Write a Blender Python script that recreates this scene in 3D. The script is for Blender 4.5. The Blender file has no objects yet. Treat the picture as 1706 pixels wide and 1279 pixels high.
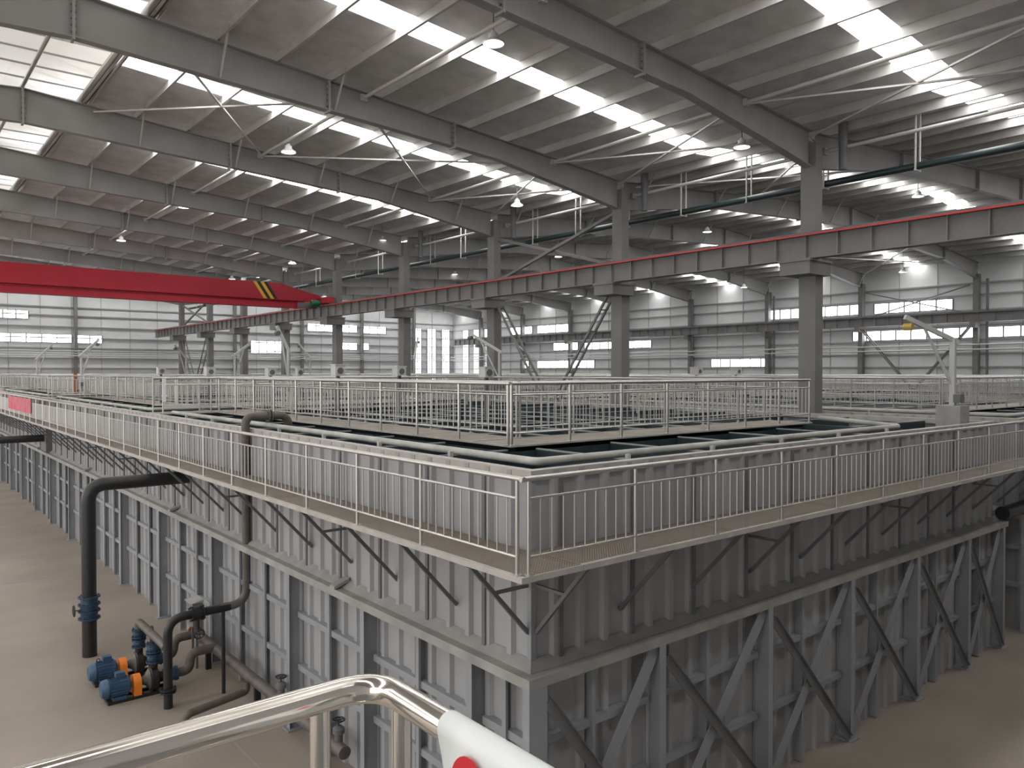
import bpy, math, random
from mathutils import Vector, Matrix
random.seed(7)
SC = bpy.context.scene
COL = SC.collection
ZC = 6.93                       # eye height above the hall floor (metres)

# ---------------------------------------------------------------- camera
cd = bpy.data.cameras.new('camera'); cam = bpy.data.objects.new('camera', cd); COL.objects.link(cam)
cd.sensor_fit = 'HORIZONTAL'; cd.sensor_width = 36.0; cd.lens = 1292.2 / 1706 * 36.0
cd.clip_start = 0.05; cd.clip_end = 400
cam.location = (0, 0, ZC)
cam.rotation_euler = (math.radians(90 - 0.902), 0, math.radians(-39.44))
SC.camera = cam
# ---------------------------------------------------------------- world, exposure
wd = bpy.data.worlds.new('world'); SC.world = wd; wd.use_nodes = True
bg = wd.node_tree.nodes['Background']; bg.inputs[0].default_value = (1.0, 0.985, 0.965, 1); bg.inputs[1].default_value = 0.75
SC.view_settings.view_transform = 'Standard'; SC.view_settings.look = 'None'
SC.view_settings.exposure = 1.4; SC.view_settings.gamma = 1.0; SC.view_settings.use_curve_mapping = False
SC.cycles.use_denoising = True
SC.cycles.max_bounces = 8; SC.cycles.diffuse_bounces = 5; SC.cycles.glossy_bounces = 4; SC.cycles.transparent_max_bounces = 12
SC.cycles.sample_clamp_indirect = 4.0
SKY_E = 3.7      # daylight coming through the roof lights
WIN_E = 2.6      # daylight coming through the wall glazing
MON_E = 0.13      # daylight coming through the ridge monitor

# ---------------------------------------------------------------- materials
def mat(name, col, rough=0.6, metal=0.0, noise=0.0, nscale=3.0, bump=0.0, stretch=None, spec=0.5, dirt=None):
    m = bpy.data.materials.new(name); m.use_nodes = True
    nt = m.node_tree; b = nt.nodes['Principled BSDF']
    b.inputs['Base Color'].default_value = (*col, 1); b.inputs['Roughness'].default_value = rough
    b.inputs['Metallic'].default_value = metal; b.inputs['Specular IOR Level'].default_value = spec
    if noise or bump or dirt:
        tc = nt.nodes.new('ShaderNodeTexCoord'); mp = nt.nodes.new('ShaderNodeMapping')
        geo = nt.nodes.new('ShaderNodeNewGeometry')
        nt.links.new(geo.outputs['Position'], mp.inputs[0])
        if stretch: mp.inputs['Scale'].default_value = stretch
        nz = nt.nodes.new('ShaderNodeTexNoise'); nz.inputs['Scale'].default_value = nscale; nz.inputs['Detail'].default_value = 5
        nt.links.new(mp.outputs[0], nz.inputs['Vector'])
        rp = nt.nodes.new('ShaderNodeValToRGB')
        rp.color_ramp.elements[0].position = 0.3; rp.color_ramp.elements[1].position = 0.7
        d = dirt or tuple(c * (1 - noise) for c in col); u = tuple(min(1, c * (1 + noise * .6)) for c in col)
        rp.color_ramp.elements[0].color = (*d, 1); rp.color_ramp.elements[1].color = (*u, 1)
        nt.links.new(nz.outputs[0], rp.inputs[0]); nt.links.new(rp.outputs[0], b.inputs['Base Color'])
        if bump:
            bp = nt.nodes.new('ShaderNodeBump'); bp.inputs['Strength'].default_value = bump; bp.inputs['Distance'].default_value = .02
            nt.links.new(nz.outputs[0], bp.inputs['Height']); nt.links.new(bp.outputs[0], b.inputs['Normal'])
    return m

def emis(name, col, e):
    m = bpy.data.materials.new(name); m.use_nodes = True
    b = m.node_tree.nodes['Principled BSDF']
    b.inputs['Base Color'].default_value = (.8, .8, .8, 1)
    b.inputs['Emission Color'].default_value = (*col, 1); b.inputs['Emission Strength'].default_value = e
    return m

M = {}
M['floor'] = mat('floor_paint', (.30, .255, .215), .55, noise=.2, nscale=.35, bump=.03)
M['steel'] = mat('grey_painted_steel', (.19, .182, .178), .55, noise=.15, nscale=.8)
M['beam'] = mat('rafter_grey_paint', (.30, .29, .282), .5, noise=.15, nscale=.7)
M['tank'] = mat('tank_grey_paint', (.335, .335, .34), .5, noise=.14, nscale=.7, stretch=(1, 1, .25))
M['tankpost'] = mat('tank_post_paint', (.27, .28, .295), .5, noise=.12, nscale=1.1)
M['bar'] = mat('dark_angle_steel', (.14, .14, .145), .5, noise=.2, nscale=2)
M['ledge'] = mat('ledge_dusty_steel', (.31, .30, .285), .6, noise=.22, nscale=2.2)
M['galv'] = mat('galvanised_purlin', (.47, .455, .44), .45, noise=.16, nscale=1.3)
M['strut'] = mat('light_strut_paint', (.52, .50, .485), .45)
M['roof'] = mat('roof_insulation_foil', (.62, .605, .60), .5, noise=.16, nscale=1.6)
M['sky'] = emis('roof_light_glow', (1, .995, .98), SKY_E)
M['win'] = emis('window_glow', (.97, .99, 1), WIN_E)
M['monitor'] = emis('ridge_monitor_sheet', (1, .965, .9), MON_E)
M['wall'] = mat('white_wall_panel', (.68, .69, .69), .6, noise=.07, nscale=.6)
M['girt'] = mat('wall_girt_grey', (.36, .36, .36), .5)
M['inox'] = mat('stainless_rail', (.58, .565, .54), .33, metal=1.0)
M['inox2'] = mat('polished_stainless', (.86, .82, .76), .13, metal=1.0)
M['inoxfar'] = mat('dull_stainless', (.50, .485, .465), .38, metal=.85)
M['edge'] = mat('galvanised_edge_angle', (.43, .405, .375), .5, noise=.15, nscale=3)
M['black'] = mat('black_pipe_paint', (.018, .018, .019), .38, spec=.5)
M['brownpipe'] = mat('dusty_brown_pipe', (.11, .095, .08), .5, noise=.3, nscale=4)
M['greypipe'] = mat('grey_green_pipe', (.42, .42, .39), .45, noise=.25, nscale=2.5)
M['greenpipe'] = mat('dark_green_pipe', (.018, .035, .036), .4)
M['teal'] = mat('dark_teal_liner', (.03, .046, .052), .45, noise=.3, nscale=1.2)
M['tealedge'] = mat('grey_blue_plate', (.34, .365, .365), .5)
M['water'] = mat('dark_tank_water', (.006, .010, .011), .06)
M['deck'] = mat('dusty_walkway_deck', (.27, .24, .205), .75, noise=.25, nscale=2.0)
M['red'] = mat('red_crane_paint', (.40, .02, .035), .4, noise=.1, nscale=.6)
M['redrail'] = mat('red_conductor_rail', (.60, .045, .035), .45)
M['yellow'] = mat('yellow_paint', (.70, .42, .03), .5)
M['blackp'] = mat('black_paint', (.015, .013, .013), .5)
M['blue'] = mat('blue_valve_paint', (.022, .052, .095), .42, noise=.2, nscale=8)
M['motor'] = mat('blue_motor_paint', (.035, .085, .16), .42, noise=.15, nscale=6)
M['orange'] = mat('orange_guard', (.80, .22, .02), .45)
M['green'] = mat('green_motor_paint', (.02, .13, .05), .45)
M['concrete'] = mat('pale_concrete', (.34, .335, .32), .8, noise=.15, nscale=3)
M['box'] = mat('pale_box', (.58, .575, .55), .5)
M['cream'] = mat('jib_pale_paint', (.50, .50, .485), .45)
M['white'] = mat('white_plastic_sheet', (.80, .83, .82), .35)
M['dot'] = mat('red_sticker', (.62, .012, .025), .35)
M['banner'] = mat('red_banner_cloth', (.50, .06, .095), .7, noise=.4, nscale=2.5, dirt=(.55, .2, .24))
M['lampbody'] = mat('lamp_white', (.72, .72, .70), .4)
M['lampon'] = emis('lamp_lens', (1, .99, .96), 2.2)
M['rust'] = mat('orange_brown_post', (.36, .12, .05), .6)
M['ochre'] = mat('hoist_yellow', (.5, .33, .08), .5)

def grating():
    m = bpy.data.materials.new('steel_grating'); m.use_nodes = True; nt = m.node_tree
    b = nt.nodes['Principled BSDF']; b.inputs['Base Color'].default_value = (.21, .175, .145, 1); b.inputs['Roughness'].default_value = .65
    geo = nt.nodes.new('ShaderNodeNewGeometry'); sp = nt.nodes.new('ShaderNodeSeparateXYZ'); nt.links.new(geo.outputs['Position'], sp.inputs[0])
    hs = []
    for k, per in (('X', .042), ('Y', .042)):
        a = nt.nodes.new('ShaderNodeMath'); a.operation = 'DIVIDE'; a.inputs[1].default_value = per; nt.links.new(sp.outputs[k], a.inputs[0])
        f = nt.nodes.new('ShaderNodeMath'); f.operation = 'FRACT'; nt.links.new(a.outputs[0], f.inputs[0])
        g = nt.nodes.new('ShaderNodeMath'); g.operation = 'GREATER_THAN'; g.inputs[1].default_value = .50; nt.links.new(f.outputs[0], g.inputs[0]); hs.append(g)
    mu = nt.nodes.new('ShaderNodeMath'); mu.operation = 'MULTIPLY'; nt.links.new(hs[0].outputs[0], mu.inputs[0]); nt.links.new(hs[1].outputs[0], mu.inputs[1])
    iv = nt.nodes.new('ShaderNodeMath'); iv.operation = 'SUBTRACT'; iv.inputs[0].default_value = 1; nt.links.new(mu.outputs[0], iv.inputs[1])
    nt.links.new(iv.outputs[0], b.inputs['Alpha'])
    return m
M['grating'] = grating()

# ---------------------------------------------------------------- mesh builder
class MB:
    def __init__(s): s.v = []; s.f = []
    def add(s, vs, fs):
        o = len(s.v); s.v += [tuple(v) for v in vs]; s.f += [tuple(i + o for i in f) for f in fs]; return s
    def box(s, x0, x1, y0, y1, z0, z1):
        return s.add([(x0, y0, z0), (x1, y0, z0), (x1, y1, z0), (x0, y1, z0), (x0, y0, z1), (x1, y0, z1), (x1, y1, z1), (x0, y1, z1)],
                     [(3, 2, 1, 0), (4, 5, 6, 7), (0, 1, 5, 4), (1, 2, 6, 5), (2, 3, 7, 6), (3, 0, 4, 7)])
    def bar(s, a, b, w, h, up=(0, 0, 1), off=(0, 0)):
        a = Vector(a); b = Vector(b); d = (b - a).normalized(); up = Vector(up)
        r = d.cross(up)
        if r.length < 1e-5: r = d.cross(Vector((1, 0, 0)))
        r.normalize(); u = r.cross(d)
        vs = []
        for p in (a, b):
            for sx, sz in ((-1, -1), (1, -1), (1, 1), (-1, 1)):
                vs.append(p + r * (sx * w / 2 + off[0]) + u * (sz * h / 2 + off[1]))
        return s.add(vs, [(0, 1, 2, 3), (7, 6, 5, 4), (0, 4, 5, 1), (1, 5, 6, 2), (2, 6, 7, 3), (3, 7, 4, 0)])
    def prism(s, poly, vec):
        n = len(poly); vec = Vector(vec); vs = [Vector(p) for p in poly]; vs += [p + vec for p in vs]
        return s.add(vs, [tuple(reversed(range(n))), tuple(range(n, 2 * n))] + [(i, (i + 1) % n, n + (i + 1) % n, n + i) for i in range(n)])
    def tube(s, pts, r, seg=12, caps=True):
        pts = [Vector(p) for p in pts]; n = len(pts); rs = r if isinstance(r, (list, tuple)) else [r] * n
        t0 = (pts[1] - pts[0]).normalized(); up = Vector((0, 0, 1)) if abs(t0.z) < .9 else Vector((1, 0, 0))
        u = t0.cross(up).normalized(); vs = []; pt = t0
        for i in range(n):
            if i == 0: t = t0; k = 1
            elif i == n - 1: t = (pts[i] - pts[i - 1]).normalized(); k = 1
            else:
                a = (pts[i] - pts[i - 1]).normalized(); b = (pts[i + 1] - pts[i]).normalized(); t = (a + b).normalized(); k = 1
            q = pt.rotation_difference(t); u = (q @ u).normalized(); pt = t
            w = t.cross(u).normalized()
            for j in range(seg):
                an = 2 * math.pi * j / seg
                vs.append(pts[i] + (u * math.cos(an) + w * math.sin(an)) * rs[i])
        fs = [(i * seg + j, i * seg + (j + 1) % seg, (i + 1) * seg + (j + 1) % seg, (i + 1) * seg + j) for i in range(n - 1) for j in range(seg)]
        if caps: fs += [tuple(reversed(range(seg))), tuple(range((n - 1) * seg, n * seg))]
        return s.add(vs, fs)
    def lathe(s, base, axis, prof, seg=16):   # prof: (distance along the axis, radius)
        base = Vector(base); ax = Vector(axis).normalized(); u = ax.orthogonal().normalized(); w = ax.cross(u); n = len(prof)
        vs = [base + ax * d + (u * math.cos(2 * math.pi * j / seg) + w * math.sin(2 * math.pi * j / seg)) * max(r, 1e-4) for d, r in prof for j in range(seg)]
        return s.add(vs, [(i * seg + j, i * seg + (j + 1) % seg, (i + 1) * seg + (j + 1) % seg, (i + 1) * seg + j) for i in range(n - 1) for j in range(seg)])
    def ring(s, c, axis, R, r, seg=20, rs=6):
        c = Vector(c); ax = Vector(axis).normalized(); u = ax.orthogonal().normalized(); w = ax.cross(u); vs = []
        for i in range(seg):
            a = 2 * math.pi * i / seg; d = u * math.cos(a) + w * math.sin(a)
            for j in range(rs):
                b = 2 * math.pi * j / rs; vs.append(c + d * (R + r * math.cos(b)) + ax * r * math.sin(b))
        return s.add(vs, [(i * rs + j, ((i + 1) % seg) * rs + j, ((i + 1) % seg) * rs + (j + 1) % rs, i * rs + (j + 1) % rs) for i in range(seg) for j in range(rs)])

def rpath(pts, rad, n=6):            # polyline with rounded corners
    pts = [Vector(p) for p in pts]; out = [pts[0]]
    for i in range(1, len(pts) - 1):
        p = pts[i]; a = (pts[i - 1] - p); b = (pts[i + 1] - p); R = min(rad, a.length * .49, b.length * .49)
        a.normalize(); b.normalize(); p0 = p + a * R; p1 = p + b * R
        for k in range(n + 1):
            t = k / n; out.append(p0 * (1 - t) ** 2 + p * 2 * t * (1 - t) + p1 * t * t)
    out.append(pts[-1]); return out

ORG = {}
def obj(name, mb, m, parent=None, smooth=False, loc=None, label=None):
    if parent is not None: o0 = ORG[parent.name]
    else:
        if loc is None:
            xs = [v[0] for v in mb.v]; ys = [v[1] for v in mb.v]; zs = [v[2] for v in mb.v]
            loc = ((min(xs) + max(xs)) / 2, (min(ys) + max(ys)) / 2, min(zs))
        o0 = Vector(loc)
    me = bpy.data.meshes.new(name)
    me.from_pydata([(v[0] - o0[0], v[1] - o0[1], v[2] - o0[2]) for v in mb.v], [], mb.f)
    me.materials.append(m)
    if smooth:
        me.polygons.foreach_set('use_smooth', [True] * len(me.polygons)); me.update(); me.set_sharp_from_angle(angle=math.radians(40))
    me.update()
    o = bpy.data.objects.new(name, me); COL.objects.link(o)
    if parent is not None: o.parent = parent
    else: o.location = o0
    ORG[o.name] = Vector(o0)
    if label: o['label'] = label
    return o
def tag(o, label, cat, group=None, kind=None):
    if label: o['label'] = label
    if cat: o['category'] = cat
    if group: o['group'] = group
    if kind: o['kind'] = kind
    return o
def thing(name, label, cat, loc=(0, 0, 0), group=None):
    o = bpy.data.objects.new(name, None); COL.objects.link(o); o.location = loc; o.empty_display_size = .2
    ORG[o.name] = Vector(loc); return tag(o, label, cat, group)
def struct(name, mb, m, parent=None, label=None, smooth=False):
    o = obj(name, mb, m, parent, smooth, loc=None if parent else (0, 0, 0)); o['kind'] = 'structure'
    if label: o['label'] = label
    return o
def inst(src, parent, off):          # a copy of a part moved by off (in the parent's space)
    o = src.copy(); COL.objects.link(o); o.parent = parent; o.location = Vector(off); ORG[o.name] = ORG[parent.name]; return o
def dup(root, loc, label=None):      # a copy of a thing, its parts and sub-parts
    r = root.copy(); COL.objects.link(r); r.location = loc; ORG[r.name] = Vector(loc)
    if label: r['label'] = label
    for ch in list(root.children):
        c = ch.copy(); COL.objects.link(c); c.parent = r
        for g in list(ch.children):
            d = g.copy(); COL.objects.link(d); d.parent = c
    return r
ORD = 'first second third fourth fifth sixth seventh eighth ninth tenth eleventh twelfth thirteenth fourteenth fifteenth sixteenth seventeenth eighteenth nineteenth twentieth'.split()

# ================================================================ THE SETTING
XE, XW, XR = -15.2, 58.6, 22.6          # left eave, right wall, middle column row
Y0, Y1 = -5.0, 83.4                     # rear wall, far end wall
FR = [12.8 + 8 * k for k in range(9)]   # frame lines
R1, R2 = 3.7, 40.65                     # the two ridges
def zroof(x):
    if x <= XR: return 14.70 + .08 * (XR - x if x > R1 else x - XE)
    return 14.70 + .08 * (x - XR if x < R2 else XW + .1 - x)

struct('floor', MB().box(-40, 70, -25, 95, -.3, 0), M['floor'], label='dusty beige painted concrete floor of the hall')
fl = bpy.data.objects['floor']
for i, (a, b) in enumerate((((5.14, 2.0), (5.14, 14.49)), ((-6, 14.49), (5.9, 14.49)), ((-6, 30), (5.9, 30)), ((-6, 3), (-6, 80)))):
    obj('floor_joint', MB().bar((a[0], a[1], .001), (b[0], b[1], .001), .025, .006), M['beam'], fl)
# --- roof sheets between the strips of roof lights
SKW = .95
cents = [16.85 + 8 * k for k in range(-2, 9)]
def slope(name, xa, xb, cut=True):
    mb = MB(); ys = [Y0]
    for c in cents: ys += [c - SKW / 2, c + SKW / 2]
    ys.append(Y1)
    for i in range(0, len(ys), 2):
        ya, yb = ys[i], ys[i + 1]; za, zb = zroof(xa + 1e-4), zroof(xb - 1e-4)
        mb.prism([(xa, ya, za), (xb, ya, zb), (xb, ya, zb + .08), (xa, ya, za + .08)], (0, yb - ya, 0))
    return struct(name, mb, M['roof'], label='grey foil faced roof sheeting')
slope('ceiling_left', XE, 2.0); slope('ceiling_middle', 5.4, XR); slope('ceiling_inner', XR, R2); slope('ceiling_right', R2, XW)
wn = 0
def window(mb, m, label, frame=None):
    global wn
    wn += 1
    o = struct('window_%d' % wn, mb, m, label=label)
    if frame is not None: obj('window_frame', frame, M['bar'], o)
    return o
for (xa, xb, nm) in ((XE, 2.0, 'left slope'), (5.4, XR, 'slope above the camera'), (XR, R2, 'second roof near slope'), (R2, XW, 'second roof far slope')):
    for i, c in enumerate(cents):
        za, zb = zroof(xa + 1e-4), zroof(xb - 1e-4)
        mb = MB().prism([(xa, c - SKW / 2, za + .02), (xb, c - SKW / 2, zb + .02), (xb, c - SKW / 2, zb + .05), (xa, c - SKW / 2, za + .05)], (0, SKW, 0))
        window(mb, M['sky'], 'strip of roof light in the %s, %s from the near end' % (nm, ORD[i]))
# --- ridge monitor over the camera hall
mz = zroof(3.6) + 1.0
mb = MB().prism([(1.3, Y0, mz), (3.7, Y0, mz + .25), (6.1, Y0, mz), (6.1, Y0, mz + .05), (3.7, Y0, mz + .3), (1.3, Y0, mz + .05)], (0, Y1 - Y0, 0))
struct('ceiling_monitor', mb, M['monitor'], label='translucent sheet over the open ridge')
for i, (xa, xb) in enumerate(((1.3, 1.36), (6.04, 6.1))):
    struct('trim_monitor_%d' % (i + 1), MB().box(xa, xb, Y0, Y1, zroof(5.4) + .1, mz), M['monitor'], label='side sheet of the ridge monitor')
# --- walls
WALLZ = zroof(XW)
girts = [.35 + 6.93, 1.3 + 6.93, 2.25 + 6.93, 3.2 + 6.93, 4.25 + 6.93, 5.3 + 6.93, 6.1 + 6.93, 5.9, 4.6, 3.2, 1.8]
wr = struct('wall_right', MB().box(XW, XW + .15, Y0, Y1 + .15, 0, WALLZ + .1), M['wall'], label='white panel side wall')
mb = MB().prism([(XE, Y1, 0), (XW + .15, Y1, 0), (XW + .15, Y1, WALLZ), (R2, Y1, zroof(R2)), (XR, Y1, zroof(XR)), (R1, Y1, zroof(R1)), (XE, Y1, zroof(XE))], (0, .15, 0))
we = struct('wall_end', mb, M['wall'], label='white panel end wall')
mb = MB().prism([(XE, Y0, 0), (XW + .15, Y0, 0), (XW + .15, Y0, WALLZ), (R2, Y0, zroof(R2)), (XR, Y0, zroof(XR)), (R1, Y0, zroof(R1)), (XE, Y0, zroof(XE))], (0, -.15, 0))
struct('wall_rear', mb, M['girt'], label='grey wall behind the camera')
for i, z in enumerate(sorted(girts)):
    struct('trim_%d' % (i + 1), MB().box(XW - .16, XW, 8, Y1, z - .05, z + .05), M['girt'], label='grey girt along the right wall')
    struct('trim_%d' % (i + 21), MB().box(XE, XW - .2, Y1 - .16, Y1, z - .05, z + .05), M['girt'], label='grey girt along the end wall')
for y in [v for f in FR for v in (f + 2.67, f + 5.33)][:16]:
    obj('sag_rod', MB().box(XW - .1, XW - .06, y - .02, y + .02, 5, WALLZ), M['girt'], wr)
for x in [-11 + 2.55 * k for k in range(27)]:
    if abs((x - 7.5) % 7.6) > .5: obj('sag_rod', MB().box(x - .02, x + .02, Y1 - .1, Y1 - .06, 5, 14.6), M['girt'], we)
struct('unseen_shade_slab', MB().box(.9, XW - .3, Y0 + .1, .8, ZC - 1.80, ZC - 1.70), M['girt'], label='unseen slab added beside the camera platform to shade the front aisle')  # added out of view to block light from the aisle before the tanks
struct('unseen_shade_wall', MB().box(.9, XW - .3, .6, .75, 0, ZC - 1.80), M['girt'], label='unseen grey wall added under the slab to shade the front aisle')  # added below the slab, out of view, to darken the lower tank front
# --- wall glazing: strips of panes with thin mullions
def strip_r(ya, yb, za, zb, n, label):
    za += ZC; zb += ZC
    mb = MB().box(XW - .05, XW - .02, ya, yb, za, zb); fr = MB()
    for k in range(n + 1):
        y = ya + (yb - ya) * k / n; fr.box(XW - .09, XW - .015, y - .045, y + .045, za, zb)
    fr.box(XW - .09, XW - .015, ya, yb, za - .05, za); fr.box(XW - .09, XW - .015, ya, yb, zb, zb + .05)
    window(mb, M['win'], label, fr)
def strip_e(xa, xb, za, zb, n, label):
    za += ZC; zb += ZC
    mb = MB().box(xa, xb, Y1 - .05, Y1 - .02, za, zb); fr = MB()
    for k in range(n + 1):
        x = xa + (xb - xa) * k / n; fr.box(x - .045, x + .045, Y1 - .09, Y1 - .015, za, zb)
    fr.box(xa, xb, Y1 - .09, Y1 - .015, za - .05, za); fr.box(xa, xb, Y1 - .09, Y1 - .015, zb, zb + .05)
    window(mb, M['win'], label, fr)
for a in ((22.45, 28.0, 4.4, 5.1, 5, 'high window strip between two wall columns'), (28.9, 36.9, 4.42, 5.14, 8, 'high window strip beside the middle column'),
          (61.5, 66.6, 4.4, 5.2, 5, 'high window strip far along the right wall'), (67.5, 71.5, 4.4, 5.2, 4, 'farthest high window strip on the right wall'),
          (9.0, 20.3, 2.38, 3.03, 11, 'middle window strip at the right edge'), (20.9, 29.65, 2.38, 3.05, 8, 'middle window strip behind the jib crane'),
          (49.8, 59.0, 2.4, 3.05, 8, 'middle window strip left of the middle column'), (60.0, 63.9, 2.4, 3.15, 4, 'middle window strip behind the slanted brace'),
          (36.68, 42.8, .45, 1.1, 6, 'low window strip with six panes'), (57.5, 66.6, .45, 1.2, 8, 'low window strip under the slanted braces'),
          (68.1, 69.6, .45, 1.2, 2, 'short low window behind a column')):
    strip_r(*a)
for ya, yb in ((79.9, 81.1), (77.7, 78.8), (75.6, 76.5)):
    strip_r(ya, yb, 4.15, 5.25, 1, 'square upper pane at the far corner'); strip_r(ya, yb, -3.5, 3.7, 6, 'tall glazed pane at the far corner of the right wall')
sc = (Y1 - .1) / 84.6
for xa, xb, za, zb, n, l in ((-4, 11.2, 4.9, 5.6, 15, 'high window strip left of the crane'), (-4, 14.75, 2.76, 3.48, 15, 'long window strip under the red crane'),
          (15.2, 17.4, 2.76, 3.45, 2, 'short window strip beside the gable column'), (32.2, 35.9, 2.1, 3.35, 4, 'middle window strip behind a jib crane'),
          (38.9, 45.3, 4.7, 5.5, 6, 'high window strip of the second hall end'), (45.8, 49.3, 4.65, 5.45, 3, 'short high window strip of the second hall end'),
          (42.9, 45.3, 2.65, 3.4, 2, 'short middle window left of a column'), (46.0, 46.9, 2.65, 3.4, 1, 'single middle pane right of a column')):
    strip_e(xa * sc, xb * sc, za, zb, n, l)
for xa, xb in ((53.3, 54.5), (55.4, 56.75), (57.7, 58.9)):
    strip_e(xa * sc, xb * sc, -3.5, 5.45, 4, 'tall glazed pane of the end wall corner')

# ================================================================ STEEL FRAME
def hcol(mb, x, y, z0, z1, dx, dy, t=.03):
    """upright H section with its web along X"""
    mb.box(x - dx / 2, x - dx / 2 + t, y - dy / 2, y + dy / 2, z0, z1); mb.box(x + dx / 2 - t, x + dx / 2, y - dy / 2, y + dy / 2, z0, z1)
    mb.box(x - dx / 2 + t, x + dx / 2 - t, y - t / 2, y + t / 2, z0, z1); return mb
def bcol(mb, x, y, z0, z1, dx, dy):
    return mb.box(x - dx / 2, x + dx / 2, y - dy / 2, y + dy / 2, z0, z1)
for k, y in enumerate(FR):
    t = thing('steel_column', 'grey steel column with crane bracket, %s from camera in middle row' % ORD[k], 'column', (XR, y, 0), 'columns of the middle row')
    obj('shaft', bcol(MB(), XR, y, 0, ZC + 3.35, .44, .56), M['steel'], t)
    obj('upper_shaft', bcol(MB(), XR, y, ZC + 3.35, 14.0, .40, .50), M['steel'], t)
    mb = MB(); mb.box(XR - .95, XR + .26, y - .5, y + .5, ZC + 2.95, ZC + 3.38); mb.box(XR - 1.0, XR + .30, y - .54, y + .54, ZC + 3.34, ZC + 3.41)
    obj('crane_bracket', mb, M['steel'], t)
    obj('base_plate', MB().box(XR - .4, XR + .4, y - .4, y + .4, 0, .04), M['steel'], t)
for k, y in enumerate(FR):
    t = thing('steel_column', 'grey wall column on the right wall, %s from the near end' % ORD[k], 'column', (XW - .4, y, 0), 'columns on the right wall')
    obj('shaft', bcol(MB(), XW - .42, y, 0, 13.6, .42, .34), M['steel'], t)
    obj('crane_bracket', MB().box(XW - 1.15, XW - .6, y - .18, y + .18, ZC + 3.0, ZC + 3.38), M['steel'], t)
for i, x in enumerate((-.2, 7.4, 14.8, 29.9, 37.5, 45.1, 52.4)):
    tag(obj('steel_column', bcol(MB(), x, Y1 - .35, 0, zroof(x) - .3, .28, .4), M['steel']),
        'narrow grey post on the far end wall, %s from its left' % ORD[i], 'column', 'posts on the end wall')
# --- rafters (tapered I beams with knee braces)
PUR1 = [10.42 + 1.65 * k for k in range(-3, 8)]; PURL = [2 * R1 - x for x in PUR1[:7]]
PUR2 = [R2 + .45 + 1.65 * k for k in range(11)]; PUR2 = [2 * R2 - x for x in PUR2] + PUR2
def dep(d):
    P = ((0, 1.12), (1.5, 1.0), (6.2, .70), (12, .86), (19, 1.07), (40, 1.07))
    for (a, u), (b, v) in zip(P, P[1:]):
        if d <= b: return u + (v - u) * (d - a) / (b - a)
def rafter(y, span, n):
    if span == 1: xs = [XE + .3, XE + 6.2, XE + 12, R1, 10.6, 16.4, 20.8, XR - .2]
    else: xs = [XR + .2, XR + 1.8, XR + 6.2, XR + 12, R2, XW - 12, XW - 6.2, XW - 1.8, XW - .3]
    top = [zroof(x) - .36 for x in xs]
    ds = [min(x - XE, XR - x) if span == 1 else min(x - XR, XW - x) for x in xs]
    bot = [t - dep(d) for t, d in zip(top, ds)]
    lab = 'tapered grey roof beam over the %s, %s from the camera' % ('camera hall' if span == 1 else 'second hall', ORD[n])
    t = thing('roof_beam', lab, 'beam', (xs[0], y, bot[0]), 'roof beams of the %s' % ('camera hall' if span == 1 else 'second hall'))
    web = MB(); bf = MB(); tf = MB()
    for i in range(len(xs) - 1):
        a, b = xs[i], xs[i + 1]
        web.prism([(a, y - .01, bot[i]), (b, y - .01, bot[i + 1]), (b, y - .01, top[i + 1]), (a, y - .01, top[i])], (0, .02, 0))
        bf.prism([(a, y - .14, bot[i]), (b, y - .14, bot[i + 1]), (b, y - .14, bot[i + 1] + .025), (a, y - .14, bot[i] + .025)], (0, .28, 0))
        tf.prism([(a, y - .14, top[i] - .025), (b, y - .14, top[i + 1] - .025), (b, y - .14, top[i + 1]), (a, y - .14, top[i])], (0, .28, 0))
    obj('web', web, M['beam'], t); obj('lower_flange', bf, M['beam'], t); obj('upper_flange', tf, M['beam'], t)
    def at(x):
        for i in range(len(xs) - 1):
            if x <= xs[i + 1]:
                f = (x - xs[i]) / (xs[i + 1] - xs[i]); return bot[i] + f * (bot[i + 1] - bot[i]), top[i] + f * (top[i + 1] - top[i])
    for x in ((R1, 10.2, 14.6) if span == 1 else (XR + 6, XR + 13, R2, XW - 12, XW - 6)):     # bolted end plates
        b, u = at(x); pl = obj('splice_plate', MB().box(x - .03, x + .03, y - .16, y + .16, b - .06, u), M['beam'], t)
        bm = MB()
        for q in range(5):
            for s_ in (-.09, .09): bm.box(x - .06, x + .06, y + s_ - .02, y + s_ + .02, b + .1 + q * .16, b + .13 + q * .16)
        obj('bolt_row', bm, M['bar'], pl)
    for x in (PUR1[1::2] if span == 1 else PUR2[1:11:3] + PUR2[12::3]):
        b, u = at(x); sd = 1 if n == 0 or (n == 1 and x > 12 and span == 1) else -1
        mb = MB(); mb.bar((x, y + sd * .75, zroof(x) - .1), (x, y + sd * .02, b + .05), .05, .05); obj('knee_brace', mb, M['galv'], t)
    return t
for n, y in enumerate(FR):
    rafter(y, 1, n); rafter(y, 2, n)
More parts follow.
